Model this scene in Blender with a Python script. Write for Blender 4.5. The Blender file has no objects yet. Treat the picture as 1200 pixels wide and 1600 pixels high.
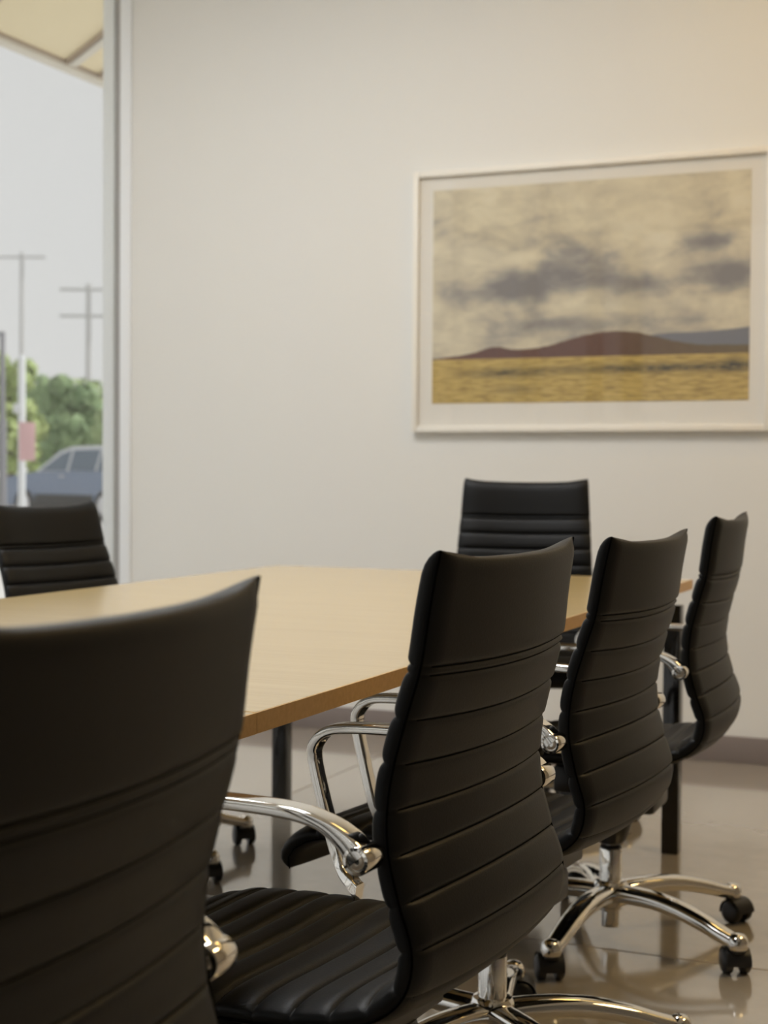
import bpy, bmesh, math, random
from mathutils import Vector, Matrix
R = math.radians
col = bpy.context.scene.collection
scn = bpy.context.scene

# ------------------------------------------------------------------ camera
F_PX, YAW, CAM_H, PITCH, ROLL = 2390.0, R(23.2), 1.02, math.atan(67/2390.0), 0.0068
r0 = Vector((math.cos(YAW), math.sin(YAW), 0)); f0 = Vector((-math.sin(YAW), math.cos(YAW), 0)); u0 = Vector((0, 0, 1))
fw = f0*math.cos(PITCH) - u0*math.sin(PITCH)
up = u0*math.cos(PITCH) + f0*math.sin(PITCH)
RX = r0*math.cos(ROLL) + up*math.sin(ROLL)
UY = up*math.cos(ROLL) - r0*math.sin(ROLL)
cd = bpy.data.cameras.new('camera'); cam = bpy.data.objects.new('camera', cd); col.objects.link(cam)
cam.matrix_world = Matrix(((RX.x, UY.x, -fw.x, 0), (RX.y, UY.y, -fw.y, 0), (RX.z, UY.z, -fw.z, CAM_H), (0, 0, 0, 1)))
cd.sensor_fit = 'VERTICAL'; cd.sensor_height = 36; cd.sensor_width = 27
cd.lens = F_PX/1600*36
cd.clip_start = 0.05; cd.clip_end = 500
cd.dof.use_dof = True; cd.dof.focus_distance = 1.95; cd.dof.aperture_fstop = 6.5
scn.camera = cam

# ------------------------------------------------------------------ world, sun, exposure
w = bpy.data.worlds.new('overcast_sky'); scn.world = w; w.use_nodes = True
bg = w.node_tree.nodes['Background']; bg.inputs[0].default_value = (1.0, 0.99, 0.975, 1); bg.inputs[1].default_value = 0.70
sd = bpy.data.lights.new('sun', 'SUN'); sd.energy = 2.6; sd.angle = R(8); sd.color = (1, .96, .9)
so = bpy.data.objects.new('sun', sd); col.objects.link(so)
so.rotation_euler = Vector((-0.62, -0.30, -0.72)).to_track_quat('-Z', 'Y').to_euler()
scn.view_settings.view_transform = 'Standard'
try: scn.view_settings.look = 'None'
except Exception: pass
scn.view_settings.exposure = 0.07; scn.view_settings.gamma = 1.0; scn.view_settings.use_curve_mapping = False
PANEL_WARM, PANEL_FILL, WASH, SIDE = 3.5, 11.4, 4.0, 14.0

# ------------------------------------------------------------------ helpers
def obj(name, me, mat=None, parent=None):
    o = bpy.data.objects.new(name, me); col.objects.link(o)
    if mat is not None and len(me.materials) == 0: me.materials.append(mat)
    if parent is not None: o.parent = parent
    return o
def tag(o, label, cat, group=None, kind=None):
    if label: o['label'] = label
    if cat: o['category'] = cat
    if group: o['group'] = group
    if kind: o['kind'] = kind
    return o
def empty(name, loc=(0, 0, 0), rz=0.0):
    o = bpy.data.objects.new(name, None); col.objects.link(o); o.empty_display_size = .1
    o.location = loc; o.rotation_euler = (0, 0, rz); return o
def mesh(name, v, f, smooth=False, mats=None):
    me = bpy.data.meshes.new(name); me.from_pydata([tuple(p) for p in v], [], f); me.validate(); me.update()
    if smooth:
        for p in me.polygons: p.use_smooth = True
    return me
def sharp(me, ang=35):
    me.set_sharp_from_angle(angle=R(ang)); return me
def boxes(name, bs, bevel=0.0, seg=2):
    """one mesh from axis-aligned boxes (x0,x1,y0,y1,z0,z1)"""
    bm = bmesh.new()
    for x0, x1, y0, y1, z0, z1 in bs:
        b2 = bmesh.new(); bmesh.ops.create_cube(b2, size=1)
        bmesh.ops.scale(b2, vec=(x1-x0, y1-y0, z1-z0), verts=b2.verts)
        bmesh.ops.translate(b2, vec=((x0+x1)/2, (y0+y1)/2, (z0+z1)/2), verts=b2.verts)
        if bevel: bmesh.ops.bevel(b2, geom=b2.edges[:], offset=bevel, segments=seg, affect='EDGES', profile=.5)
        t = bpy.data.meshes.new('t'); b2.to_mesh(t); b2.free(); bm.from_mesh(t); bpy.data.meshes.remove(t)
    me = bpy.data.meshes.new(name); bm.to_mesh(me); bm.free()
    if bevel:
        for p in me.polygons: p.use_smooth = True
        sharp(me, 40)
    return me
def join(name, mes):
    bm = bmesh.new()
    for m in mes: bm.from_mesh(m)
    me = bpy.data.meshes.new(name); bm.to_mesh(me); bm.free()
    for m in mes: bpy.data.meshes.remove(m)
    return me
def lathe(name, prof, n=24, axis='Z', cx=0, cy=0, smooth=True, ang=40):
    """prof: list of (r, h); axis Z or X"""
    v, f = [], []
    for r, h in prof:
        for k in range(n):
            a = 2*math.pi*k/n; c, s = r*math.cos(a), r*math.sin(a)
            v.append((c, s, h) if axis == 'Z' else (h, c, s))
    for i in range(len(prof)-1):
        for k in range(n):
            k2 = (k+1) % n
            f.append((i*n+k, i*n+k2, (i+1)*n+k2, (i+1)*n+k))
    f.append(tuple(range(n-1, -1, -1))); f.append(tuple(range((len(prof)-1)*n, len(prof)*n)))
    me = mesh(name, v, f, smooth)
    bm = bmesh.new(); bm.from_mesh(me); bmesh.ops.recalc_face_normals(bm, faces=bm.faces); bm.to_mesh(me); bm.free()
    if smooth: sharp(me, ang)
    me.transform(Matrix.Translation((cx, cy, 0)))
    return me
def catmull(P, n):
    out = []
    P = [Vector(p) for p in P]
    for i in range(len(P)-1):
        p0 = P[i-1] if i else 2*P[0]-P[1]; p1, p2 = P[i], P[i+1]
        p3 = P[i+2] if i+2 < len(P) else 2*P[-1]-P[-2]
        for k in range(n):
            t = k/n
            out.append(.5*((2*p1)+(p2-p0)*t+(2*p0-5*p1+4*p2-p3)*t*t+(3*p1-p0-3*p2+p3)*t**3))
    out.append(P[-1]); return out
def sweep(name, path, sizes, side, e=.45, n=16, cap=True):
    """sweep a super-elliptic section (half extents along `side` and along the in-plane normal)"""
    v, f = [], []; m = len(path); side = Vector(side).normalized()
    for i, p in enumerate(path):
        t = (path[min(i+1, m-1)]-path[max(i-1, 0)]).normalized(); nn = t.cross(side).normalized()
        a, b = sizes(i/(m-1))
        for k in range(n):
            q = 2*math.pi*(k+.5)/n; c, s = math.cos(q), math.sin(q)
            v.append(p + side*(a*math.copysign(abs(c)**e, c)) + nn*(b*math.copysign(abs(s)**e, s)))
    for i in range(m-1):
        for k in range(n):
            k2 = (k+1) % n; f.append((i*n+k, (i+1)*n+k, (i+1)*n+k2, i*n+k2))
    if cap:
        f.append(tuple(range(n))); f.append(tuple(range(m*n-1, (m-1)*n-1, -1)))
    me = mesh(name, v, f, True)
    bm = bmesh.new(); bm.from_mesh(me); bmesh.ops.recalc_face_normals(bm, faces=bm.faces); bm.to_mesh(me); bm.free()
    return sharp(me, 50)
def tube(name, path, r, n=8):
    path = [Vector(p) for p in path]; v, f = [], []; m = len(path); prev = None
    for i, p in enumerate(path):
        t = (path[min(i+1, m-1)]-path[max(i-1, 0)]).normalized()
        a = prev if prev is not None else (Vector((0, 0, 1)) if abs(t.z) < .9 else Vector((1, 0, 0)))
        a = (a-t*a.dot(t)).normalized(); b = t.cross(a); prev = a
        for k in range(n):
            q = 2*math.pi*k/n; v.append(p+a*r*math.cos(q)+b*r*math.sin(q))
    for i in range(m-1):
        for k in range(n):
            k2 = (k+1) % n; f.append((i*n+k, i*n+k2, (i+1)*n+k2, (i+1)*n+k))
    f.append(tuple(range(n-1, -1, -1))); f.append(tuple(range((m-1)*n, m*n)))
    return mesh(name, v, f, True)

# ------------------------------------------------------------------ materials
def mat(name, c, rough=.5, metal=0., spec=.5, coat=0., emis=None):
    m = bpy.data.materials.new(name); m.use_nodes = True; b = m.node_tree.nodes['Principled BSDF']
    b.inputs['Base Color'].default_value = (*c, 1); b.inputs['Roughness'].default_value = rough
    b.inputs['Metallic'].default_value = metal; b.inputs['Specular IOR Level'].default_value = spec
    b.inputs['Coat Weight'].default_value = coat; b.inputs['Coat Roughness'].default_value = .08
    if emis: b.inputs['Emission Color'].default_value = (*emis[0], 1); b.inputs['Emission Strength'].default_value = emis[1]
    return m
def nodes(m): return m.node_tree.nodes, m.node_tree.links, m.node_tree.nodes['Principled BSDF']
def noise_tint(m, c1, c2, scale, detail=4, stretch=(1, 1, 1), coord='Object', lo=.35, hi=.65, bump=0., bdist=.001, rr=None):
    n, l, b = nodes(m)
    tc = n.new('ShaderNodeTexCoord'); mp = n.new('ShaderNodeMapping'); mp.inputs['Scale'].default_value = stretch
    nz = n.new('ShaderNodeTexNoise'); nz.inputs['Scale'].default_value = scale; nz.inputs['Detail'].default_value = detail
    cr = n.new('ShaderNodeValToRGB'); cr.color_ramp.elements[0].position = lo; cr.color_ramp.elements[1].position = hi
    cr.color_ramp.elements[0].color = (*c1, 1); cr.color_ramp.elements[1].color = (*c2, 1)
    l.new(tc.outputs[coord], mp.inputs[0]); l.new(mp.outputs[0], nz.inputs[0]); l.new(nz.outputs[0], cr.inputs[0]); l.new(cr.outputs[0], b.inputs['Base Color'])
    if bump:
        bp = n.new('ShaderNodeBump'); bp.inputs['Strength'].default_value = bump; bp.inputs['Distance'].default_value = bdist
        l.new(nz.outputs[0], bp.inputs['Height']); l.new(bp.outputs[0], b.inputs['Normal'])
    if rr:
        mr = n.new('ShaderNodeMapRange'); mr.inputs['To Min'].default_value = rr[0]; mr.inputs['To Max'].default_value = rr[1]
        l.new(nz.outputs[0], mr.inputs[0]); l.new(mr.outputs[0], b.inputs['Roughness'])
    return m
M = {}
M['wall'] = noise_tint(mat('cream_wall_paint', (.8, .77, .7), .75, spec=.3), (.810, .798, .758), (.818, .806, .768), 1.2)
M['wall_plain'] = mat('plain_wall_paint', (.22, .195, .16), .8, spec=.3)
M['ceiling'] = mat('ceiling_paint', (.78, .76, .72), .85, spec=.2)
M['base'] = mat('taupe_rubber_base', (.23, .19, .175), .5)
M['leather'] = mat('black_leather', (.0040, .0044, .0049), .46, spec=.27)
n, l, b = nodes(M['leather'])
tc = n.new('ShaderNodeTexCoord'); vz = n.new('ShaderNodeTexVoronoi'); vz.inputs['Scale'].default_value = 420
bp = n.new('ShaderNodeBump'); bp.inputs['Strength'].default_value = .22; bp.inputs['Distance'].default_value = .0006
l.new(tc.outputs['Object'], vz.inputs[0]); l.new(vz.outputs['Distance'], bp.inputs['Height']); l.new(bp.outputs[0], b.inputs['Normal'])
M['thread'] = mat('black_thread', (.0015, .0015, .0015), .9, spec=.05)
M['chrome'] = mat('polished_chrome', (.80, .78, .74), .055, metal=1)
M['chrome_dark'] = mat('brushed_bolt', (.62, .55, .46), .38, metal=1)
M['plastic'] = mat('black_nylon', (.012, .012, .013), .38, spec=.5)
M['blackgloss'] = mat('gloss_black_steel', (.008, .008, .009), .09, spec=.6)
M['ground_concrete'] = noise_tint(mat('exterior_concrete', (.6, .59, .57), .9), (.60, .59, .57), (.68, .67, .65), .6)
M['asphalt'] = mat('pale_asphalt', (.42, .42, .43), .9)
M['alu'] = mat('white_aluminium', (.90, .92, .94), .4, spec=.5)
M['gasket'] = mat('grey_gasket', (.40, .385, .37), .6)
M['soffit'] = mat('tan_soffit', (.88, .77, .53), .8)
M['soffit_line'] = mat('soffit_brown', (.42, .33, .25), .8)
M['fascia'] = mat('soffit_fascia', (.72, .68, .6), .7)

# polished concrete floor
m = M['floor'] = mat('polished_concrete', (.4, .35, .29), .12, spec=.5, coat=1.)
m.node_tree.nodes['Principled BSDF'].inputs['Coat IOR'].default_value = 1.65; m.node_tree.nodes['Principled BSDF'].inputs['Coat Roughness'].default_value = .07
n, l, b = nodes(m)
tc = n.new('ShaderNodeTexCoord')
n1 = n.new('ShaderNodeTexNoise'); n1.inputs['Scale'].default_value = 1.3; n1.inputs['Detail'].default_value = 8; n1.inputs['Roughness'].default_value = .62
n2 = n.new('ShaderNodeTexNoise'); n2.inputs['Scale'].default_value = 14; n2.inputs['Detail'].default_value = 6
mx = n.new('ShaderNodeMix'); mx.data_type = 'FLOAT'; mx.inputs[0].default_value = .3
cr = n.new('ShaderNodeValToRGB'); cr.color_ramp.elements[0].position = .36; cr.color_ramp.elements[1].position = .64
cr.color_ramp.elements[0].color = (.37, .325, .265, 1); cr.color_ramp.elements[1].color = (.47, .42, .35, 1)
mr = n.new('ShaderNodeMapRange'); mr.inputs['To Min'].default_value = .07; mr.inputs['To Max'].default_value = .2
l.new(tc.outputs['Generated'] if False else tc.outputs['Object'], n1.inputs[0]); l.new(tc.outputs['Object'], n2.inputs[0])
l.new(n1.outputs[0], mx.inputs[2]); l.new(n2.outputs[0], mx.inputs[3]); l.new(mx.outputs[0], cr.inputs[0]); l.new(cr.outputs[0], b.inputs['Base Color'])
l.new(n1.outputs[0], mr.inputs[0]); l.new(mr.outputs[0], b.inputs['Roughness'])

# maple laminate, grain across the table
def wood(name, a, b_, rough, coat):
    m = mat(name, a, rough, coat=coat)
    n, l, b = nodes(m)
    tc = n.new('ShaderNodeTexCoord'); mp = n.new('ShaderNodeMapping'); mp.inputs['Scale'].default_value = (1.5, 60, 60)
    nz = n.new('ShaderNodeTexNoise'); nz.inputs['Scale'].default_value = 2.2; nz.inputs['Detail'].default_value = 5
    cr = n.new('ShaderNodeValToRGB'); cr.color_ramp.elements[0].position = .3; cr.color_ramp.elements[1].position = .7
    cr.color_ramp.elements[0].color = (*a, 1); cr.color_ramp.elements[1].color = (*b_, 1)
    l.new(tc.outputs['Object'], mp.inputs[0]); l.new(mp.outputs[0], nz.inputs[0]); l.new(nz.outputs[0], cr.inputs[0]); l.new(cr.outputs[0], b.inputs['Base Color'])
    b.inputs['Coat Roughness'].default_value = .22; b.inputs['Coat IOR'].default_value = 1.7
    return m
M['maple'] = wood('maple_laminate', (.56, .395, .14), (.64, .465, .185), .35, 1.)
M['edge'] = wood('maple_edge_band', (.60, .36, .13), (.68, .43, .17), .4, 0.)

# glass: see-through pane with fresnel reflection
def glass(name, tint):
    m = bpy.data.materials.new(name); m.use_nodes = True; n, l = m.node_tree.nodes, m.node_tree.links
    n.remove(n['Principled BSDF']); o = n['Material Output']
    t = n.new('ShaderNodeBsdfTransparent'); t.inputs[0].default_value = (*tint, 1)
    g = n.new('ShaderNodeBsdfGlossy'); g.inputs['Roughness'].default_value = .01
    fr = n.new('ShaderNodeFresnel'); ge = n.new('ShaderNodeNewGeometry'); io = n.new('ShaderNodeMapRange')
    io.inputs['To Min'].default_value = 1.45; io.inputs['To Max'].default_value = 1/1.45       # same reflectance on both faces of the pane
    l.new(ge.outputs['Backfacing'], io.inputs[0]); l.new(io.outputs[0], fr.inputs[0]); mx = n.new('ShaderNodeMixShader')
    l.new(fr.outputs[0], mx.inputs[0]); l.new(t.outputs[0], mx.inputs[1]); l.new(g.outputs[0], mx.inputs[2]); l.new(mx.outputs[0], o.inputs[0])
    return m
M['pane'] = glass('window_glass', (.97, .98, .98))
M['picglass'] = glass('picture_glass', (.98, .98, .98))

# ------------------------------------------------------------------ room
XL, XR, YB, YF, ZC = -3.45, 2.6, 5.40, -3.2, 3.3
def struct(name, me, m=None, parent=None):
    o = obj(name, me, m, parent); o['kind'] = 'structure'; return o
# floor: slabs cut by saw joints (x joint at Y=3.165, y joint at X=-2.143)
fl = struct('floor', boxes('floor', [(XL-.1, XR+.1, YF-.1, YB+.12, -.12, -.012)]), M['base'])
xs = [XL-.1, -2.143, -.03, 2.083, XR+.1]; ys = [YF-.1, -1.06, 1.052, 3.164, YB+.12]
gp = .0022
for i in range(len(xs)-1):
    for j in range(len(ys)-1):
        s = obj('floor_slab', boxes('floor_slab', [(xs[i]+gp, xs[i+1]-gp, ys[j]+gp, ys[j+1]-gp, -.0118, 0)], bevel=.0015, seg=1), M['floor'], fl)
struct('ceiling', boxes('ceiling', [(XL-.3, XR+.1, YF-.1, YB+.12, ZC, ZC+.25)]), M['ceiling'])
struct('wall_back', boxes('wall_back', [(XL, XR+.1, YB, YB+.12, 0, ZC)]), M['wall'])
struct('wall_right', boxes('wall_right', [(XR, XR+.1, YF, YB, 0, ZC)]), M['wall_plain'])
struct('wall_front', boxes('wall_front', [(-.3, XR, YF-.1, YF, 0, ZC)]), M['wall_plain'])
struct('baseboard_back', boxes('baseboard_back', [(XL+.02, XR, YB-.012, YB, 0.0, .092)], bevel=.003), M['base'])
struct('baseboard_right', boxes('baseboard_right', [(XR-.012, XR, YF, YB-.013, 0.0, .092)], bevel=.003), M['base'])
# glazed window wall on the left: bays with aluminium frames, glass pocket in mid depth
edges = [5.386, 3.50, 1.65, -.20, -2.0, YF]
def bay(nm, y1, y0, first):
    w_ = empty(nm, (XL, (y0+y1)/2, 0)); w_['kind'] = 'structure'
    d = (y1-y0)/2
    bs = [(-.13, 0, -d, -d+.035, 0, ZC), (-.13, 0, -d+.035, d, 0, .11), (-.13, 0, -d+.035, d, ZC-.09, ZC)]
    if not first: bs = [(-.13, 0, d-.035, d, 0, ZC), bs[0]]+[(q[0], q[1], q[2], d-.035, q[4], q[5]) for q in bs[1:]]
    obj('window_frame', boxes('frame', bs, bevel=.003), M['alu'], w_)
    obj('pane', boxes('pane', [(-.068, -.060, -d+.03, d-.002, .10, ZC-.08)]), M['pane'], w_)
for k in range(len(edges)-1): bay('window_%d' % (k+1), edges[k], edges[k+1], k == 0)
for k, (xa, xb) in enumerate(((XL, -1.875), (-1.875, -.3))):  # added front glazing, unseen, lets sky light reach chair edges and chrome
    w_ = empty('window_%d' % (len(edges)+k), ((xa+xb)/2, YF, 0)); w_['kind'] = 'structure'; d = (xb-xa)/2
    obj('window_frame', boxes('frame', [(-d, -d+.035, -.13, 0, 0, ZC), (d-.035, d, -.13, 0, 0, ZC), (-d+.035, d-.035, -.13, 0, 0, .11), (-d+.035, d-.035, -.13, 0, ZC-.09, ZC)], bevel=.003), M['alu'], w_)
    obj('pane', boxes('pane', [(-d+.03, d-.03, -.068, -.060, .10, ZC-.08)]), M['pane'], w_)
# jamb against the end of the picture wall: two light stops with the dark glass pocket between
struct('trim_1', boxes('trim_1', [(XL-.135, XL-.082, 5.387, YB+.12, 0, ZC)], bevel=.003), M['alu'])
struct('trim_2', boxes('trim_2', [(XL-.082, XL-.052, 5.397, YB+.12, 0, ZC)]), M['gasket'])
struct('trim_3', boxes('trim_3', [(XL-.052, XL-.001, 5.387, YB+.12, 0, ZC)], bevel=.003), M['alu'])

# ceiling panels: recessed warm lamps, and white fill added in place of daylight
def cpanel(x, y, sx, sy, colr, st, label, grp):
    t = empty('ceiling_light', (x, y, ZC)); tag(t, label, 'light', grp)
    obj('frame', boxes('frame', [(-sx/2-.02, sx/2+.02, -sy/2-.02, -sy/2, -.018, 0), (-sx/2-.02, sx/2+.02, sy/2, sy/2+.02, -.018, 0), (-sx/2-.02, -sx/2, -sy/2, sy/2, -.018, 0), (sx/2, sx/2+.02, -sy/2, sy/2, -.018, 0)]), M['alu'], t)
    dm = mat('light_diffuser', (.8, .8, .8), .5, emis=(colr, st))
    obj('diffuser', boxes('diffuser', [(-sx/2, sx/2, -sy/2, sy/2, -.01, -.001)]), dm, t)
WARM = (1, .63, .17); DAY_FILL = (.97, .985, 1.0)
cpanel(-.65, 4.35, .6, .6, WARM, PANEL_WARM, 'square warm recessed ceiling light near the framed picture', None)
cpanel(1.2, 3.4, .6, 1.2, (1, .70, .33), SIDE, 'long warm recessed ceiling light panel over the open floor beside the chair row', None)
for x, y, wh in ((-1.7, 3.2, 'the picture end of the long table'), (-1.7, 1.2, 'the middle of the long table'), (-2.75, 3.3, 'the floor between table and windows')):
    cpanel(x, y, .6, 1.2, DAY_FILL, PANEL_FILL, 'added white daylight fill panel above '+wh, 'added daylight fill panels')  # unseen white panels added to emulate daylight over table and floor
cpanel(.6, 4.6, 2.4, .12, WARM, WASH, 'narrow warm ceiling light strip along the picture wall', None)

# ------------------------------------------------------------------ tables
TX0, TX1, TY1, TL, TZ = -2.098, -.85, 4.085, 2.481, .73
W2, L2, TLL = (TX1-TX0)/2, TL/2, 2*TL
t = empty('conference_table', ((TX0+TX1)/2, TY1-TL, 0)); tag(t, 'long maple conference table in two butted halves on black square legs', 'table')
e = .0022
for cy in (L2+.0006, -L2-.0006):
    tp = obj('table_top', boxes('table_top', [(-W2+.002, W2-.002, -L2+.002, L2-.002, TZ-.025, TZ)], bevel=.0006, seg=1), M['maple'], t); tp.location.y = cy
    for q in [(-W2, -W2+e, -L2, L2, TZ-.0255, TZ-.0004), (W2-e, W2, -L2, L2, TZ-.0255, TZ-.0004), (-W2+e, W2-e, -L2, -L2+e, TZ-.0255, TZ-.0004), (-W2+e, W2-e, L2-e, L2, TZ-.0255, TZ-.0004)]:
        obj('edge_band', boxes('edge_band', [q]), M['edge'], tp)
a, lt = .0225, .664
xi, yi = W2-.018-a, TL-.02-a
for sx in (-1, 1):
    for sy in (-1, 1):
        obj('leg', boxes('leg', [(sx*xi-a, sx*xi+a, sy*yi-a, sy*yi+a, 0.0, lt)], bevel=.002), M['blackgloss'], t)
for sy in (-1, 1):                                   # end rails with rounded inner corners
    v, f = [], []
    pr = [(-xi+a, lt), (-xi+a, lt-.075)]
    for k in range(9):
        q = math.pi/2*k/8; pr.append((-xi+a+.04-.04*math.cos(q), lt-.075+.04*math.sin(q)))
    pr2 = [(-x, z) for x, z in reversed(pr)]
    loop = pr[1:]+pr2[:-1]+[(xi-a, lt), (-xi+a, lt)]
    k = len(loop)
    for yy in (sy*yi-a+.002, sy*yi+a-.002): v += [(x, yy, z) for x, z in loop]
    f = [tuple(range(k)), tuple(range(2*k-1, k-1, -1))]+[(i, i+k, (i+1) % k+k, (i+1) % k) for i in range(k)]
    me = mesh('end_rail', v, f)
    bm = bmesh.new(); bm.from_mesh(me); bmesh.ops.recalc_face_normals(bm, faces=bm.faces); bmesh.ops.triangulate(bm, faces=[q for q in bm.faces if len(q.verts) > 4]); bm.to_mesh(me); bm.free()
    obj('end_rail', me, M['blackgloss'], t)
for sx in (-.25, .25):
    obj('side_rail', boxes('side_rail', [(sx-.02, sx+.02, -yi+a, yi-a, lt-.035, lt)], bevel=.002), M['blackgloss'], t)
    for sy in (-2.2, -1.2, 0, 1.2, 2.2):
        obj('spacer', boxes('spacer', [(sx-.03, sx+.03, sy-.05, sy+.05, lt, TZ-.026)]), M['blackgloss'], t)

# ------------------------------------------------------------------ office chair
K = .95
def sc(y, z): return (K*y-.008, 1.02-K*(1.02-z))
PROF = [sc(*p) for p in [(-.274, .921), (-.262, .86), (-.252, .797), (-.236, .743), (-.222, .694), (-.214, .647), (-.215, .600), (-.228, .545), (-.243, .497), (-.238, .455), (-.212, .424), (-.165, .404), (-.09, .394), (0, .391), (.1, .393), (.19, .391), (.245, .384), (.284, .366), (.307, .342), (.315, .318)]]
_c = catmull([(0, y, z) for y, z in PROF], 24)
_s = [0.]
for i in range(1, len(_c)): _s.append(_s[-1]+(_c[i]-_c[i-1]).length)
SL = _s[-1]
def at_s(s):
    s = min(max(s, 0), SL)
    lo, hi = 0, len(_s)-1
    while hi-lo > 1:
        m_ = (lo+hi)//2
        if _s[m_] <= s: lo = m_
        else: hi = m_
    t = (s-_s[lo])/(_s[hi]-_s[lo]); p = _c[lo].lerp(_c[hi], t)
    a = _c[max(lo-2, 0)]; b_ = _c[min(hi+2, len(_c)-1)]; tg = (b_-a).normalized()
    return p, tg, Vector((0, -tg.z, tg.y))       # point, tangent, normal towards the sitter
def s_of(idx): return _s[idx*24]
S_SPLIT = s_of(10)+.01
s_head = s_of(2); d = K*.0505
lines = [s_head, s_head+.009]
x = s_head+.009
while x+d < SL-.125: x += d; lines.append(x)
s_fr = SL-.112
lines += [s_fr, s_fr+.009]
bounds = [0.]+lines+[SL]
def hw(s):                                        # half width along the shell
    t = s/s_of(6)
    return K*(.199+.020*min(t, 1)) if s < s_of(6) else K*(.219+.006*min((s-s_of(6))/.2, 1)) - (.03*max(0, (s-(SL-.07))/.07)**2)
def sag(s): return K*(.022 if s < s_of(7) else max(.010, .022-.012*(s-s_of(7))/.15))
TH = .034
def bulge(s):
    for i in range(len(bounds)-1):
        if bounds[i] <= s <= bounds[i+1]:
            L = bounds[i+1]-bounds[i]
            if i == 0:  u = max(0, (L-s)/L); return 1-(1-min(u/.07, 1))**2.2 if u < .07 else 1.
            if i == len(bounds)-2: u = (s-bounds[i])/L; return 1-(1-min(u/.2, 1))**2.2
            u = abs(2*(s-bounds[i])/L-1)
            if L < .012: return .6*(1-u**3)
            return 1-u**5
    return 0
rows = []
for i in range(len(bounds)-1):
    a, b_ = bounds[i], bounds[i+1]; L = b_-a
    if L < .012: us = [0, .12, .3, .5, .7, .88]
    elif i == 0: us = [0, .006, .015, .03, .05, .08, .14, .22, .32, .44, .56, .68, .78, .86, .91, .945, .97, .985, .994]
    else: us = [0, .02, .05, .09, .15, .25, .37, .5, .63, .75, .85, .91, .95, .98]
    rows += [a+u*L for u in us]
rows.append(SL)
NR, NF = 24, 34
def section(s):
    p, tg, nn = at_s(s); W_ = hw(s); sg = sag(s); bl = bulge(s)
    nt = 1-math.exp(-(min(abs(s-q) for q in lines)/.0022)**2)
    endf = min(1, math.sqrt(max(s, 0)/.014)) if s < .014 else (min(1, math.sqrt(max(SL-s, 0)/.02)) if s > SL-.02 else 1.)
    ear = .009*max(0, 1-s/.12)**1.6
    ef = math.sqrt(1-(1-min(s/.03, 1))**2) if s < .03 else endf
    cr_ = .010*max(0, 1-s/.05)**2                   # corners drawn in slightly at the top
    W_ = W_-cr_*0
    out = []
    def base(t): return p + Vector((W_*t, 0, 0)) - nn*(sg*(1-t*t)) + tg*(ear*(1-abs(t)**5))
    for k in range(NR+1):                           # rear face, left to right
        t = -1+2*k/NR; t = math.copysign(abs(t)**.85, t)
        rim = min(1, (1-abs(t))/.09); rim = math.sqrt(1-(1-rim)**2)
        out.append(base(t) - nn*((.003+.0022*bl+.0020*nt)*rim*endf))
    for k in range(1, NF):                          # sides and front, right to left
        q = math.pi*k/NF; c, s_ = math.cos(q), math.sin(q)
        t = math.copysign(abs(c)**.42, c); h = abs(s_)**.62
        side = max(0, 1-abs(1-2*h))                # sides belly out a little
        pt = base(max(-1, min(1, t))) + nn*((TH-.009+.0075*bl)*h*(.10+.90*ef))
        pt = pt + Vector((math.copysign((.0055+.0018*bl)*side*endf*(abs(t)**6), t), 0, 0))
        out.append(pt)
    return out
def shell(name, rs, cap0=False, cap1=False):
    v, f = [], []; n_ = NR+NF
    for s in rs: v += section(s)
    for i in range(len(rs)-1):
        for k in range(n_):
            k2 = (k+1) % n_; f.append((i*n_+k, (i+1)*n_+k, (i+1)*n_+k2, i*n_+k2))
    if cap0: f.append(tuple(range(n_)))
    if cap1: f.append(tuple(range(len(rs)*n_-1, (len(rs)-1)*n_-1, -1)))
    me = mesh(name, v, f, True)
    bm = bmesh.new(); bm.from_mesh(me); bmesh.ops.recalc_face_normals(bm, faces=bm.faces); bm.to_mesh(me); bm.free()
    return me
isplit = min(range(len(rows)), key=lambda i: abs(rows[i]-S_SPLIT))
ME = {}
ME['backrest'] = shell('backrest', rows[:isplit+1], cap0=True)
ME['seat'] = shell('seat', rows[isplit:], cap1=True)
def seam(sgn, rs):
    out = []
    for s in rs[::2]+[rs[-1]]:
        p, tg, nn = at_s(s); out.append(p+Vector((sgn*(hw(s)+.0003), 0, 0))-nn*.0005)
    return out
def stitch_mesh(rs, name):
    parts = [tube(name, seam(sg_, rs), .0013, 6) for sg_ in (-1, 1)]
    # stitches along every quilting groove, rear and front
    for L in lines:
        if not (rs[0] <= L <= rs[-1]): continue
        p, tg, nn = at_s(L); sec = section(L)
        parts.append(tube(name, [q-nn*.0001 for q in sec[1:NR]], .0011, 4))
        parts.append(tube(name, [q+nn*.0001 for q in sec[NR+6:NR+NF-5]], .0011, 4))
    return join(name, parts)
ME['bseam'] = stitch_mesh(rows[:isplit+1], 'back_stitching')
ME['sseam'] = stitch_mesh(rows[isplit:], 'seat_stitching')
for k_, m_ in (('backrest', 'leather'), ('seat', 'leather'), ('bseam', 'thread'), ('sseam', 'thread')): ME[k_].materials.append(M[m_])

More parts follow.
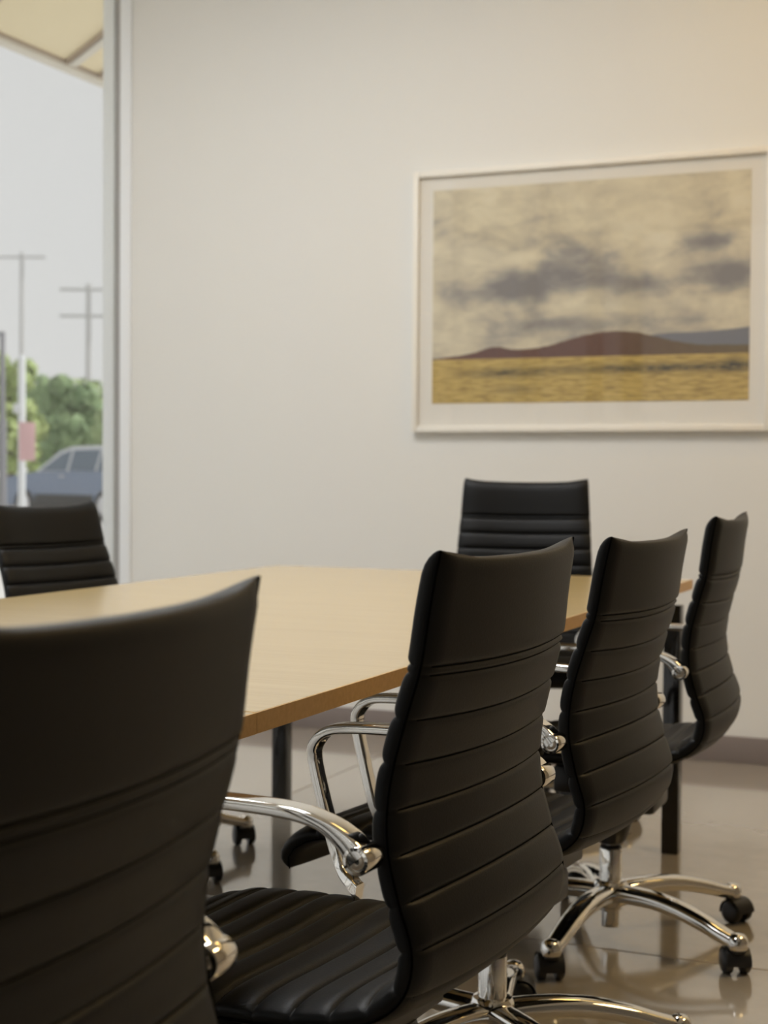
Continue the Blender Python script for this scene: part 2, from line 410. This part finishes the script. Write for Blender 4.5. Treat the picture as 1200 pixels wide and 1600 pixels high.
# armrest loop
AX = K*.253
arm_pts = [(-.203, .598), (-.186, .617), (-.155, .634), (-.105, .643), (0, .646), (.085, .645), (.122, .639), (.143, .622), (.148, .598), (.135, .54), (.115, .47), (.100, .44), (.078, .426), (.055, .422)]
arm_in = [0]*11+[.005, .018, .040]               # the foot turns in to the seat edge
AP = [sc(*q) for q in arm_pts]
def arm(sg_):
    path = catmull([(sg_*(AX-dx), y, z) for (y, z), dx in zip(AP, arm_in)], 8)
    def sz(u):
        if u < .15: return (.0150, .0135-.0065*u/.15)
        if u < .5: return (.0150, .0070)
        if u < .62: return (.0150-.0035*(u-.5)/.12, .0070)
        if u < .84: return (.0115, .0070)
        return (.0115, .0070+.004*(u-.84)/.16)
    a = sweep('armrest', path, sz, (1, 0, 0), e=.3, n=28)
    y0, z0 = AP[0]; y1, z1 = AP[-2]
    b1 = lathe('boss', [(.009, sg_*(AX-.04)), (.009, sg_*(AX-.019)), (.0140, sg_*(AX-.0185)), (.0150, sg_*(AX-.0165)), (.0150, sg_*(AX+.0135)), (.0140, sg_*(AX+.0153)), (.0108, sg_*(AX+.0158)), (.0100, sg_*(AX+.0125))], 28, 'X'); b1.transform(Matrix.Translation((0, y0, z0)))
    bs = []
    for (yy, zz, r, dx) in ((y0, z0, .0088, .0145), (y1, z1, .0062, -.0055)):
        q = lathe('bolt', [(r, sg_*(AX+dx-.006)), (r, sg_*(AX+dx-.001)), (r*.85, sg_*(AX+dx)), (r*.48, sg_*(AX+dx)), (r*.44, sg_*(AX+dx-.003))], 20, 'X'); q.transform(Matrix.Translation((0, yy, zz))); bs.append(q)
    me = join('armrest', [a, b1]); me.materials.append(M['chrome'])
    for p in me.polygons: p.use_smooth = True
    sharp(me, 32)
    for q in bs: q.materials.append(M['chrome_dark'])
    return me, bs
ME['armL'], ME['boltL'] = arm(-1); ME['armR'], ME['boltR'] = arm(1)

# underside: tilt housing, lever, gas lift, column, base legs, casters
h = [lathe('h', [(.026, .214), (.034, .222), (.046, .262), (.056, .30)], 28)]
h.append(boxes('h', [(-.075, .075, -.11, .10, .295, .352)], bevel=.012))
h.append(boxes('h', [(-.15, .15, -.105, -.055, .345, .402), (-.15, .15, .045, .09, .345, .402), (-.09, -.05, -.10, .09, .345, .40), (.05, .09, -.10, .09, .345, .40)], bevel=.006))
ME['housing'] = join('tilt_housing', h); ME['housing'].materials.append(M['plastic'])
for p in ME['housing'].polygons: p.use_smooth = True
sharp(ME['housing'], 40)
ME['lever'] = join('lever', [tube('lever', [(.07, .02, .325), (.15, .03, .322), (.20, .035, .312)], .005), boxes('lever', [(.195, .245, .022, .05, .303, .315)], bevel=.004)]); ME['lever'].materials.append(M['plastic'])
ME['gas'] = lathe('gas_lift', [(.0135, .19), (.0135, .34)], 24); ME['gas'].materials.append(M['chrome'])
ME['column'] = lathe('column', [(.019, .028), (.020, .034), (.020, .062), (.0235, .064), (.0245, .07), (.0245, .196), (.0235, .199)], 32); ME['column'].materials.append(M['chrome'])
ME['collar'] = lathe('collar', [(.0236, .1985), (.0236, .203), (.019, .206), (.0145, .206)], 28); ME['collar'].materials.append(M['plastic'])
hubp = [(.025, .070), (.038, .078), (.041, .09), (.040, .118), (.033, .128), (.0248, .130)]
ME['hub'] = lathe('hub', hubp, 32); ME['hub'].materials.append(M['chrome'])
RB = .328
lp = catmull([(0, .015, .101), (0, .06, .106), (0, .12, .1075), (0, .18, .102), (0, .24, .089), (0, .29, .074), (0, RB, .064)], 7)
la = sweep('base_leg', lp, lambda u: (.0285-.0095*u, .0200-.0055*u), (1, 0, 0), e=.8, n=24)
tip = lathe('tip', [(.004, .085), (.013, .0832), (.0188, .077), (.0212, .068), (.0212, .059), (.020, .054)], 24, cy=RB)
ME['leg'] = join('base_leg', [la, tip]); ME['leg'].materials.append(M['chrome'])
for p in ME['leg'].polygons: p.use_smooth = True
sharp(ME['leg'], 60)
def caster_mesh():
    r, cz, cy = .0255, .0255, -.014
    ps = []
    for s_ in (-1, 1):
        ps.append(lathe('wheel', [(.010, s_*.009), (.021, s_*.0095), (r-.001, s_*.0105), (r, s_*.013), (r, s_*.022), (r-.0015, s_*.0255), (.020, s_*.0285), (.010, s_*.0295)], 28, 'X'))
    ps.append(lathe('axle', [(.007, -.012), (.007, .012)], 12, 'X'))
    # fender: thick arc over the wheels
    v, f = [], []; na = 16
    for k in range(na+1):
        a = R(-10+190*k/na)
        for rr in (.0180, r+.0035):
            for xx in (-.0092 if rr < .02 else -.0255, .0092 if rr < .02 else .0255):
                v.append((xx, rr*math.cos(a), rr*math.sin(a)))
    for k in range(na):
        i, j = 4*k, 4*k+4
        f += [(i, j, j+1, i+1), (i+2, i+3, j+3, j+2), (i, i+2, j+2, j), (i+1, j+1, j+3, i+3)]
    f += [(0, 1, 3, 2), (4*na, 4*na+2, 4*na+3, 4*na+1)]
    hd = mesh('fender', v, f)
    bm = bmesh.new(); bm.from_mesh(hd); bmesh.ops.recalc_face_normals(bm, faces=bm.faces); bm.to_mesh(hd); bm.free(); ps.append(hd)
    me = join('caster', ps); me.transform(Matrix.Translation((0, cy, cz)))
    st = lathe('stem', [(.0155, .046), (.0165, .05), (.0155, .0575), (.006, .058)], 20)
    me2 = join('caster', [me, st]); me2.materials.append(M['plastic'])
    for p in me2.polygons: p.use_smooth = True
    return sharp(me2, 38)
ME['caster'] = caster_mesh()

def chair(label, x, y, th, dz=0., tilt=0., base=0., cast=None, group=None):
    """th: forward = (-cos th, sin th); tilt reclines the upper part about the column top"""
    f_ = Vector((-math.cos(R(th)), math.sin(R(th)))); rz = math.atan2(f_.y, f_.x)-math.pi/2
    t = empty('office_chair', (x, y, 0), rz); tag(t, label, 'chair', group or 'black ribbed office chairs around the tables')
    up_ = Matrix.Translation((0, 0, .4+dz)) @ Matrix.Rotation(R(tilt), 4, 'X') @ Matrix.Translation((0, 0, -.4))
    def part(nm, key, par, mtx=None):
        o = bpy.data.objects.new(nm, ME[key] if isinstance(key, str) else key); col.objects.link(o); o.parent = par
        if mtx is not None: o.matrix_local = mtx
        return o
    bk = part('backrest', 'backrest', t, up_); part('stitching', 'bseam', bk)
    st = part('seat', 'seat', t, up_); part('stitching', 'sseam', st)
    for kk in ('L', 'R'):
        a = part('armrest', 'arm'+kk, t, up_)
        for q in ME['bolt'+kk]: part('bolt', q, a)
    dzm = Matrix.Translation((0, 0, dz))
    part('tilt_housing', 'housing', t, dzm @ Matrix.Translation((0, 0, 0))); part('lever', 'lever', t, dzm)
    part('gas_lift', 'gas', t, dzm); cl = part('column', 'column', t); part('collar', 'collar', cl)
    part('hub', 'hub', t)
    for k in range(5):
        a = R(base+72*k)                          # world angle of this leg
        lg = part('base_leg', 'leg', t, Matrix.Rotation(a-math.pi/2-rz, 4, 'Z'))
        ca = R(cast[k]) if cast else R(random.uniform(0, 360))
        part('caster', 'caster', lg, Matrix.Translation((0, RB, 0)) @ Matrix.Rotation(ca-a, 4, 'Z'))
    return t
random.seed(4)
chair('black ribbed office chair at the row end farthest from the framed picture', -.791, .807, -.66, .013, -.4, -30)
chair('black ribbed office chair third from the picture wall in the row of four', -.793, 1.644, 4.3, .006, -1.5, -20)
chair('black ribbed office chair second from the picture wall in the row of four', -.838, 2.436, 4.8, -.003, .2, 30, [30, 200, 100, 300, 10])
chair('black ribbed office chair nearest the picture wall in the row, beside the corner table leg', -.846, 3.242, -1.2, -.003, -1.8, -24, [-62, 150, 100, 200, -62])
chair('black ribbed office chair at the table head, below the framed picture', -1.408, 4.285, -103, .068, 0., 15)
chair('black ribbed office chair on the window side of the table', -2.16, 3.372, 188.9, 0.024, 4.8, -20, [-45, -48, 100, 200, 300])

# ------------------------------------------------------------------ framed picture
PX0, PX1, PZ0, PZ1 = -2.19, -.857, 1.161, 2.138
pic = empty('framed_picture', ((PX0+PX1)/2, YB, PZ0)); tag(pic, 'large framed landscape photograph of red hills under clouds on the cream wall', 'picture')
W2 = (PX1-PX0)/2; Hh = PZ1-PZ0; fwid = .022
M['frame'] = mat('pale_wood_frame', (.88, .84, .76), .45)
M['mat_board'] = mat('white_mat', (.90, .86, .78), .9)
for bx in ((-W2, -W2+fwid, -.034, -.001, 0, Hh), (W2-fwid, W2, -.034, -.001, 0, Hh), (-W2+fwid, W2-fwid, -.034, -.001, 0, fwid), (-W2+fwid, W2-fwid, -.034, -.001, Hh-fwid, Hh)):
    obj('frame_rail', boxes('frame_rail', [bx], bevel=.0015), M['frame'], pic)
obj('mat_board', boxes('mat_board', [(-W2+fwid, W2-fwid, -.016, -.003, fwid, Hh-fwid)]), M['mat_board'], pic)
ix0, ix1, iz0, iz1 = -2.113-(PX0+PX1)/2, -.934-(PX0+PX1)/2, 1.268-PZ0, 2.066-PZ0
# print: flat landscape photograph, procedural
m = bpy.data.materials.new('landscape_print'); m.use_nodes = True; n, l, b = nodes(m)
b.inputs['Roughness'].default_value = .6; b.inputs['Specular IOR Level'].default_value = .2
tc = n.new('ShaderNodeTexCoord'); sp = n.new('ShaderNodeSeparateXYZ'); l.new(tc.outputs['UV'], sp.inputs[0])
U, V = sp.outputs[0], sp.outputs[1]
def math_(op, a, b2=None, clamp=False):
    q = n.new('ShaderNodeMath'); q.operation = op; q.use_clamp = clamp
    for i, vv in enumerate((a, b2)):
        if vv is None: continue
        if isinstance(vv, (int, float)): q.inputs[i].default_value = vv
        else: l.new(vv, q.inputs[i])
    return q.outputs[0]
def curve(inp, pts):
    q = n.new('ShaderNodeFloatCurve'); c = q.mapping.curves[0]
    while len(c.points) > 2: c.points.remove(c.points[-1])
    c.points[0].location = pts[0]; c.points[1].location = pts[-1]
    for p in pts[1:-1]: c.points.new(*p)
    q.mapping.update(); l.new(inp, q.inputs['Value']); return q.outputs[0]
def ramp(inp, stops, interp='LINEAR'):
    q = n.new('ShaderNodeValToRGB'); q.color_ramp.interpolation = interp; e = q.color_ramp.elements
    e[0].position, e[0].color = stops[0][0], (*stops[0][1], 1); e[1].position, e[1].color = stops[-1][0], (*stops[-1][1], 1)
    for p, c in stops[1:-1]: k = e.new(p); k.color = (*c, 1)
    l.new(inp, q.inputs[0]); return q.outputs[0]
def mixc(fac, a, b2):
    q = n.new('ShaderNodeMix'); q.data_type = 'RGBA'
    if isinstance(fac, (int, float)): q.inputs[0].default_value = fac
    else: l.new(fac, q.inputs[0])
    for sck, vv in ((q.inputs[6], a), (q.inputs[7], b2)):
        if isinstance(vv, tuple): sck.default_value = (*vv, 1)
        else: l.new(vv, sck)
    return q.outputs[2]
def noise(scale, stretch, detail=6, rough=.55, off=(0, 0, 0), dist=0.):
    mp = n.new('ShaderNodeMapping'); mp.inputs['Scale'].default_value = (*stretch, 1); mp.inputs['Location'].default_value = off
    q = n.new('ShaderNodeTexNoise'); q.inputs['Scale'].default_value = scale; q.inputs['Detail'].default_value = detail; q.inputs['Roughness'].default_value = rough; q.inputs['Distortion'].default_value = dist
    l.new(tc.outputs['UV'], mp.inputs[0]); l.new(mp.outputs[0], q.inputs[0]); return q.outputs[0]
def blob(cx, cy, rx, ry, amp=1.):
    dx = math_('DIVIDE', math_('SUBTRACT', U, cx), rx); dy = math_('DIVIDE', math_('SUBTRACT', V, cy), ry)
    d2 = math_('ADD', math_('MULTIPLY', dx, dx), math_('MULTIPLY', dy, dy))
    return math_('MULTIPLY', math_('POWER', 2.718, math_('MULTIPLY', d2, -1.)), amp)
cl1 = noise(2.8, (1.5, 1.5), 8, .55, (3.1, .4, 0), .5); cl2 = noise(6, (1.3, 1.9), 6, .6, (0, 2, 0), .4)
skyv = math_('ADD', math_('MULTIPLY', math_('SUBTRACT', cl1, .5), 1.5), math_('MULTIPLY', math_('SUBTRACT', cl2, .5), .9))
dark = None
for bb in ((.42, .56, .26, .085, .62), (.27, .52, .12, .06, .35), (.66, .53, .14, .05, .3), (.93, .545, .14, .06, .62), (.05, .5, .06, .07, .45), (.88, .70, .1, .03, .3), (.5, .36, .3, .04, .18), (.36, .36, .1, .03, .2), (.45, .75, .2, .03, .15)):
    q = blob(*bb); dark = q if dark is None else math_('ADD', dark, q)
skyf = math_('ADD', math_('SUBTRACT', math_('ADD', skyv, .62), dark), 0.)
skyc = ramp(skyf, [(0.0, (.27, .25, .24)), (.28, (.42, .385, .33)), (.52, (.66, .59, .44)), (.75, (.80, .72, .53)), (1., (.87, .80, .63))])
hill = curve(U, [(0, .215), (.07, .222), (.14, .238), (.21, .262), (.27, .250), (.34, .252), (.42, .275), (.50, .305), (.57, .318), (.64, .316), (.71, .295), (.78, .268), (.86, .25), (.93, .247), (1, .243)])
hill2 = curve(U, [(0, 0), (.66, 0), (.69, .285), (.75, .303), (.85, .305), (.93, .312), (1, .322)])
hn = noise(18, (2, 5), 5)
edge_ = math_('MULTIPLY', math_('SUBTRACT', hn, .5), .012)
isH2 = math_('MULTIPLY', math_('SUBTRACT', hill2, V), 160., True)
isH = math_('MULTIPLY', math_('SUBTRACT', math_('ADD', hill, edge_), V), 160., True)
hu = ramp(U, [(0, (.20, .095, .08)), (.55, (.19, .095, .07)), (.75, (.20, .13, .07)), (1., (.23, .17, .08))])
hillc = mixc(math_('MULTIPLY', hn, .5), hu, (.075, .05, .035))
fl1 = noise(9, (1.6, 12), 6, .6); fl2 = noise(30, (1, 5), 5, .6, (4, 2, 0))
ff = math_('ADD', math_('MULTIPLY', fl1, .65), math_('MULTIPLY', fl2, .35))
field = ramp(ff, [(.3, (.17, .12, .05)), (.43, (.42, .29, .08)), (.55, (.66, .48, .15)), (.72, (.82, .64, .28))])
band = math_('ADD', blob(.72, .148, .3, .02, 1.2), math_('ADD', blob(.25, .138, .14, .02, 1.), math_('ADD', blob(.97, .155, .06, .03, .9), blob(.28, .06, .08, .02, .5))))
bandn = math_('MULTIPLY', band, math_('MULTIPLY', math_('SUBTRACT', fl2, .33), 4.2, True), True)
field = mixc(bandn, field, (.075, .065, .04))
isF = math_('MULTIPLY', math_('SUBTRACT', .208, V), 220., True)
cpic = mixc(isH2, skyc, (.22, .22, .245)); cpic = mixc(isH, cpic, hillc); cpic = mixc(isF, cpic, field)
l.new(cpic, b.inputs['Base Color'])
me = mesh('print', [(ix0, -.0175, iz0), (ix1, -.0175, iz0), (ix1, -.0175, iz1), (ix0, -.0175, iz1), (ix0, -.0155, iz0), (ix1, -.0155, iz0), (ix1, -.0155, iz1), (ix0, -.0155, iz1)], [(0, 1, 2, 3), (7, 6, 5, 4), (0, 4, 5, 1), (1, 5, 6, 2), (2, 6, 7, 3), (3, 7, 4, 0)])
uv = me.uv_layers.new(name='UV')
for lp_ in me.loops:
    co = me.vertices[lp_.vertex_index].co; uv.data[lp_.index].uv = ((co.x-ix0)/(ix1-ix0), (co.z-iz0)/(iz1-iz0))
pr = obj('print', me, m, pic); pr['label'] = 'photograph of red hills, dry yellow field and grey clouds'
obj('glass', boxes('glass', [(-W2+fwid, W2-fwid, -.029, -.026, fwid, Hh-fwid)]), M['picglass'], pic)

# ------------------------------------------------------------------ outside
def px(x, y): return fw + RX*((x-600)/F_PX) - UY*((y-800)/F_PX)
def at_depth(x, y, Z): return Vector((0, 0, CAM_H)) + px(x, y)*Z
struct('ground', boxes('ground', [(-160, 60, -90, 160, -.35, -.122)]), M['ground_concrete'])
# canopy over the window side
ZS = 3.2
can = empty('canopy', (-4.2, 5, ZS)); can['kind'] = 'structure'
obj('soffit_panel', boxes('soffit_panel', [(-.80+.08, .62, -9, 6, .03, .16)]), M['soffit'], can)
obj('fascia', boxes('fascia', [(-.80, -.80+.08, -9, 6, 0, .22)], bevel=.004), M['fascia'], can)
obj('beam_trim', boxes('beam_trim', [(-.718, -.70, -9, 6, .018, .0299)]), M['soffit_line'], can)  # brown strip along the inner side of the edge beam
def diag(p0, p1, wd, m_, nm, z0=.005, z1=.0299):
    a, b_ = Vector((*p0, 0)), Vector((*p1, 0)); d_ = (b_-a).normalized(); s_ = Vector((-d_.y, d_.x, 0))*wd/2
    q = [a-s_, b_-s_, b_+s_, a+s_]; v = [(p.x, p.y, z0) for p in q]+[(p.x, p.y, z1) for p in q]
    obj(nm, mesh(nm, v, [(3, 2, 1, 0), (4, 5, 6, 7), (0, 1, 5, 4), (1, 2, 6, 5), (2, 3, 7, 6), (3, 0, 4, 7)]), m_, can)
diag((-.69, 2.05), (.6, 1.02), .06, M['fascia'], 'batten')
diag((-.69, 2.01), (.6, .98), .02, M['soffit_line'], 'batten')
diag((-.69, 2.33), (.6, 1.30), .03, M['soffit_line'], 'batten')
diag((-.69, 1.25), (.6, .22), .008, M['soffit_line'], 'seam', .022)

# parked car beyond the pavement
M['car'] = mat('blue_car_paint', (.15, .20, .30), .25, coat=.6)
M['carglass'] = mat('car_window', (.10, .14, .19), .1, spec=.6)
M['tyre'] = mat('tyre_rubber', (.03, .03, .032), .7)
M['rim'] = mat('alloy_rim', (.6, .6, .62), .3, metal=1)
def prof_solid(name, loop, y0f, y1f):
    """loop of (x,z); y0f/y1f give the side half-width at height z -> solid"""
    k = len(loop); v = [(x_, -y0f(z_), z_) for x_, z_ in loop]+[(x_, y1f(z_), z_) for x_, z_ in loop]
    f = [tuple(range(k)), tuple(range(2*k-1, k-1, -1))]+[(i, i+k, (i+1) % k+k, (i+1) % k) for i in range(k)]
    me = mesh(name, v, f)
    bm = bmesh.new(); bm.from_mesh(me); bmesh.ops.recalc_face_normals(bm, faces=bm.faces)
    bmesh.ops.triangulate(bm, faces=[q for q in bm.faces if len(q.verts) > 4]); bm.to_mesh(me); bm.free(); return me
g0 = -.122
car_pos = at_depth(150, 800, 33.0)
car = empty('parked_car', (car_pos.x, car_pos.y, g0)); tag(car, 'blue crossover car parked outside beyond the window', 'car')
car.rotation_euler.z = YAW + math.pi - R(40)
def arch(cx, r=.37, n_=9): return [(cx+r*math.cos(math.pi*k/n_), .30+r*math.sin(math.pi*k/n_)*1.0) for k in range(n_+1)]
low = [(2.25, .30)]+[(2.28, .55), (2.2, .78), (1.9, .93), (1.1, 1.02), (.8, 1.04), (-1.6, 1.06), (-2.1, 1.0), (-2.25, .75), (-2.25, .30)]
low += list(reversed(arch(-1.35))) + list(reversed(arch(1.35)))
obj('body', prof_solid('body', low, lambda z: .88-.05*max(0, z-.7), lambda z: .88-.05*max(0, z-.7)), M['car'], car)
cab = [(1.05, 1.01), (.35, 1.48), (.0, 1.58), (-.9, 1.60), (-1.55, 1.50), (-2.05, 1.03)]
hwf = lambda z: .84-.36*(z-1.0)
obj('cabin', prof_solid('cabin', cab, hwf, hwf), mat('silver_roof_trim', (.55, .57, .60), .3, coat=.5), car)
for sy in (-1, 1):
    for lp2 in ([(.86, 1.06), (.28, 1.42), (-.02, 1.50), (-.02, 1.06)], [(-.10, 1.06), (-.10, 1.50), (-.95, 1.51), (-.95, 1.06)], [(-1.03, 1.06), (-1.03, 1.50), (-1.5, 1.42), (-1.85, 1.08)]):
        k = len(lp2)
        v = [(x_, sy*(hwf(z_)-.01), z_) for x_, z_ in lp2]+[(x_, sy*(hwf(z_)+.008), z_) for x_, z_ in lp2]
        f = [tuple(range(k)), tuple(range(2*k-1, k-1, -1))]+[(i, i+k, (i+1) % k+k, (i+1) % k) for i in range(k)]
        obj('side_window', mesh('side_window', v, f), M['carglass'], car)
    for zz in (0,):
        obj('door_handle', boxes('door_handle', [(-.05, .12, sy*.885-.015, sy*.885+.015, .93, .96)], bevel=.005), M['rim'], car)
    obj('sill', boxes('sill', [(-.97, .97, sy*.87-.03, sy*.87+.03, .22, .56)], bevel=.01), M['tyre'], car)
v = [(.98, -.72, 1.06), (.98, .72, 1.06), (.42, .60, 1.47), (.42, -.60, 1.47)]
off = Vector((.05, 0, .06))
obj('windscreen', mesh('windscreen', v+[tuple(Vector(q)+off*.6) for q in v], [(0, 1, 2, 3), (7, 6, 5, 4), (0, 4, 5, 1), (1, 5, 6, 2), (2, 6, 7, 3), (3, 7, 4, 0)]), M['carglass'], car)
for cx in (1.35, -1.35):
    for sy in (-1, 1):
        wme = lathe('wheel', [(.1, -.1), (.30, -.105), (.335, -.07), (.335, .07), (.30, .105), (.1, .1)], 28, 'X')
        wme.transform(Matrix.Rotation(math.pi/2, 4, 'Z'))
        wo = obj('wheel', wme, M['tyre'], car); wo.location = (cx, sy*.80, .335)
        rme = lathe('rim', [(.05, -.108), (.20, -.112), (.225, -.10), (.225, .10), (.20, .112), (.05, .108)], 20, 'X'); rme.transform(Matrix.Rotation(math.pi/2, 4, 'Z'))
        obj('rim', rme, M['rim'], wo)

# roadside posts and poles
M['post'] = mat('galvanised_post', (.66, .68, .70), .5)
M['darkpost'] = mat('dark_post', (.22, .22, .24), .6)
M['hazed_pole'] = mat('hazed_utility_pole', (.50, .50, .50), .9)  # grey lightened so the colour itself carries the outdoor haze
M['pink'] = mat('faded_red_sign', (.66, .42, .43), .6)
def on_ground(xp, Z):
    p = at_depth(xp, 735, Z); return Vector((p.x, p.y, g0))
p = on_ground(34, 20)
t = empty('sign_post', p, YAW); tag(t, 'grey roadside post carrying a narrow faded red sign', 'sign post')
obj('post', lathe('post', [(.05, 0), (.05, 2.55), (.03, 2.6)], 14), M['post'], t)
obj('sign_plate', boxes('sign_plate', [(-.02, .19, -.07, -.055, 1.22, 1.72)], bevel=.004), M['pink'], t)
obj('bracket', boxes('bracket', [(-.10, .02, -.06, .06, 1.84, 1.96)], bevel=.01), M['post'], t)
p = on_ground(4, 26)
t = empty('lamp_post', p, YAW); tag(t, 'dark slim post standing in front of the trees outside', 'post')
obj('post', lathe('post', [(.07, 0), (.07, 1.9), (.045, 2.0), (.045, 3.4), (.02, 3.43)], 14), M['darkpost'], t)
obj('arm', boxes('arm', [(-.5, .04, -.03, .03, 3.36, 3.42)]), M['darkpost'], t)
for xp, yt, Z, lb in ((138, 448, 70, 'haze-toned wooden utility pole with two crossarms beyond the trees'), (34, 400, 85, 'taller haze-toned utility pole with one crossarm behind the sign post')):
    p = on_ground(xp, Z); hh = CAM_H + (733-yt)*Z/F_PX - g0
    t = empty('utility_pole', p, YAW); tag(t, lb, 'pole', 'utility poles outside')
    obj('pole', lathe('pole', [(.16, 0), (.11, hh)], 12), M['hazed_pole'], t)
    for dzz in ((.2, 1.4) if Z == 70 else (.2,)):
        obj('crossarm', boxes('crossarm', [(-1.3, 1.3, -.07, .07, hh-dzz-.12, hh-dzz)]), M['hazed_pole'], t)

# trees
def tree(xp, Z, top, rad, c1, c2, label, seed, trunk_h):
    rnd = random.Random(seed); p = on_ground(xp, Z)
    t = empty('tree', p, 0); tag(t, label, 'tree', 'trees behind the parked car')
    mt = mat('hazed_leaf_green', c1, .7); noise_tint(mt, c1, c2, 1.2)  # leaf greens lightened, outdoor haze put into their colour
    v, f = [], []
    clumps = [(Vector((rnd.uniform(-1, 1)*rad*.75, rnd.uniform(-1, 1)*rad*.6, rnd.uniform(.35, top-rad*.35))), rad*rnd.uniform(.35, .55)) for _ in range(22)]
    for c, r in clumps:
        for _ in range(150):
            d_ = Vector((rnd.gauss(0, 1), rnd.gauss(0, 1), rnd.gauss(0, 1))).normalized(); q = c+d_*r*rnd.uniform(.6, 1)
            if q.z < .1 or q.z > top: continue
            a = Vector((rnd.gauss(0, 1), rnd.gauss(0, 1), rnd.gauss(0, 1))).normalized(); b_ = d_.cross(a).normalized(); a = b_.cross(d_)
            s_ = rnd.uniform(.10, .2); i = len(v)
            v += [q-a*s_, q+b_*s_*.5, q+a*s_, q-b_*s_*.5]; f.append((i, i+1, i+2, i+3))
    obj('foliage', mesh('foliage', v, f), mt, t)
    obj('trunk', lathe('trunk', [(.14, 0), (.10, trunk_h)], 10), mat('bark', (.12, .09, .07), .9), t)
for a in ((16, 44, 4.45, .95, (.34, .44, .16), (.44, .52, .22), 'yellow-green tree rising behind the sign post', 1, 2.5),
          (-30, 62, 6.0, 1.3, (.34, .44, .16), (.42, .50, .20), 'yellow-green tree behind the dark slim post', 2, 2.5),
          (62, 54, 4.1, 1.15, (.20, .31, .15), (.28, .39, .19), 'low dark green bushy tree between the sign post and the car roof', 3, 1.5),
          (103, 49, 4.1, 1.0, (.21, .32, .16), (.29, .40, .20), 'dark green rounded tree behind the car cabin', 4, 2.),
          (150, 58, 4.5, 1.35, (.30, .41, .18), (.38, .47, .23), 'lighter green rounded tree beside the utility pole', 5, 2.),
          (200, 45, 3.6, 1.0, (.28, .39, .18), (.35, .44, .22), 'light green tree next to the window jamb', 6, 2.)):
    tree(*a)
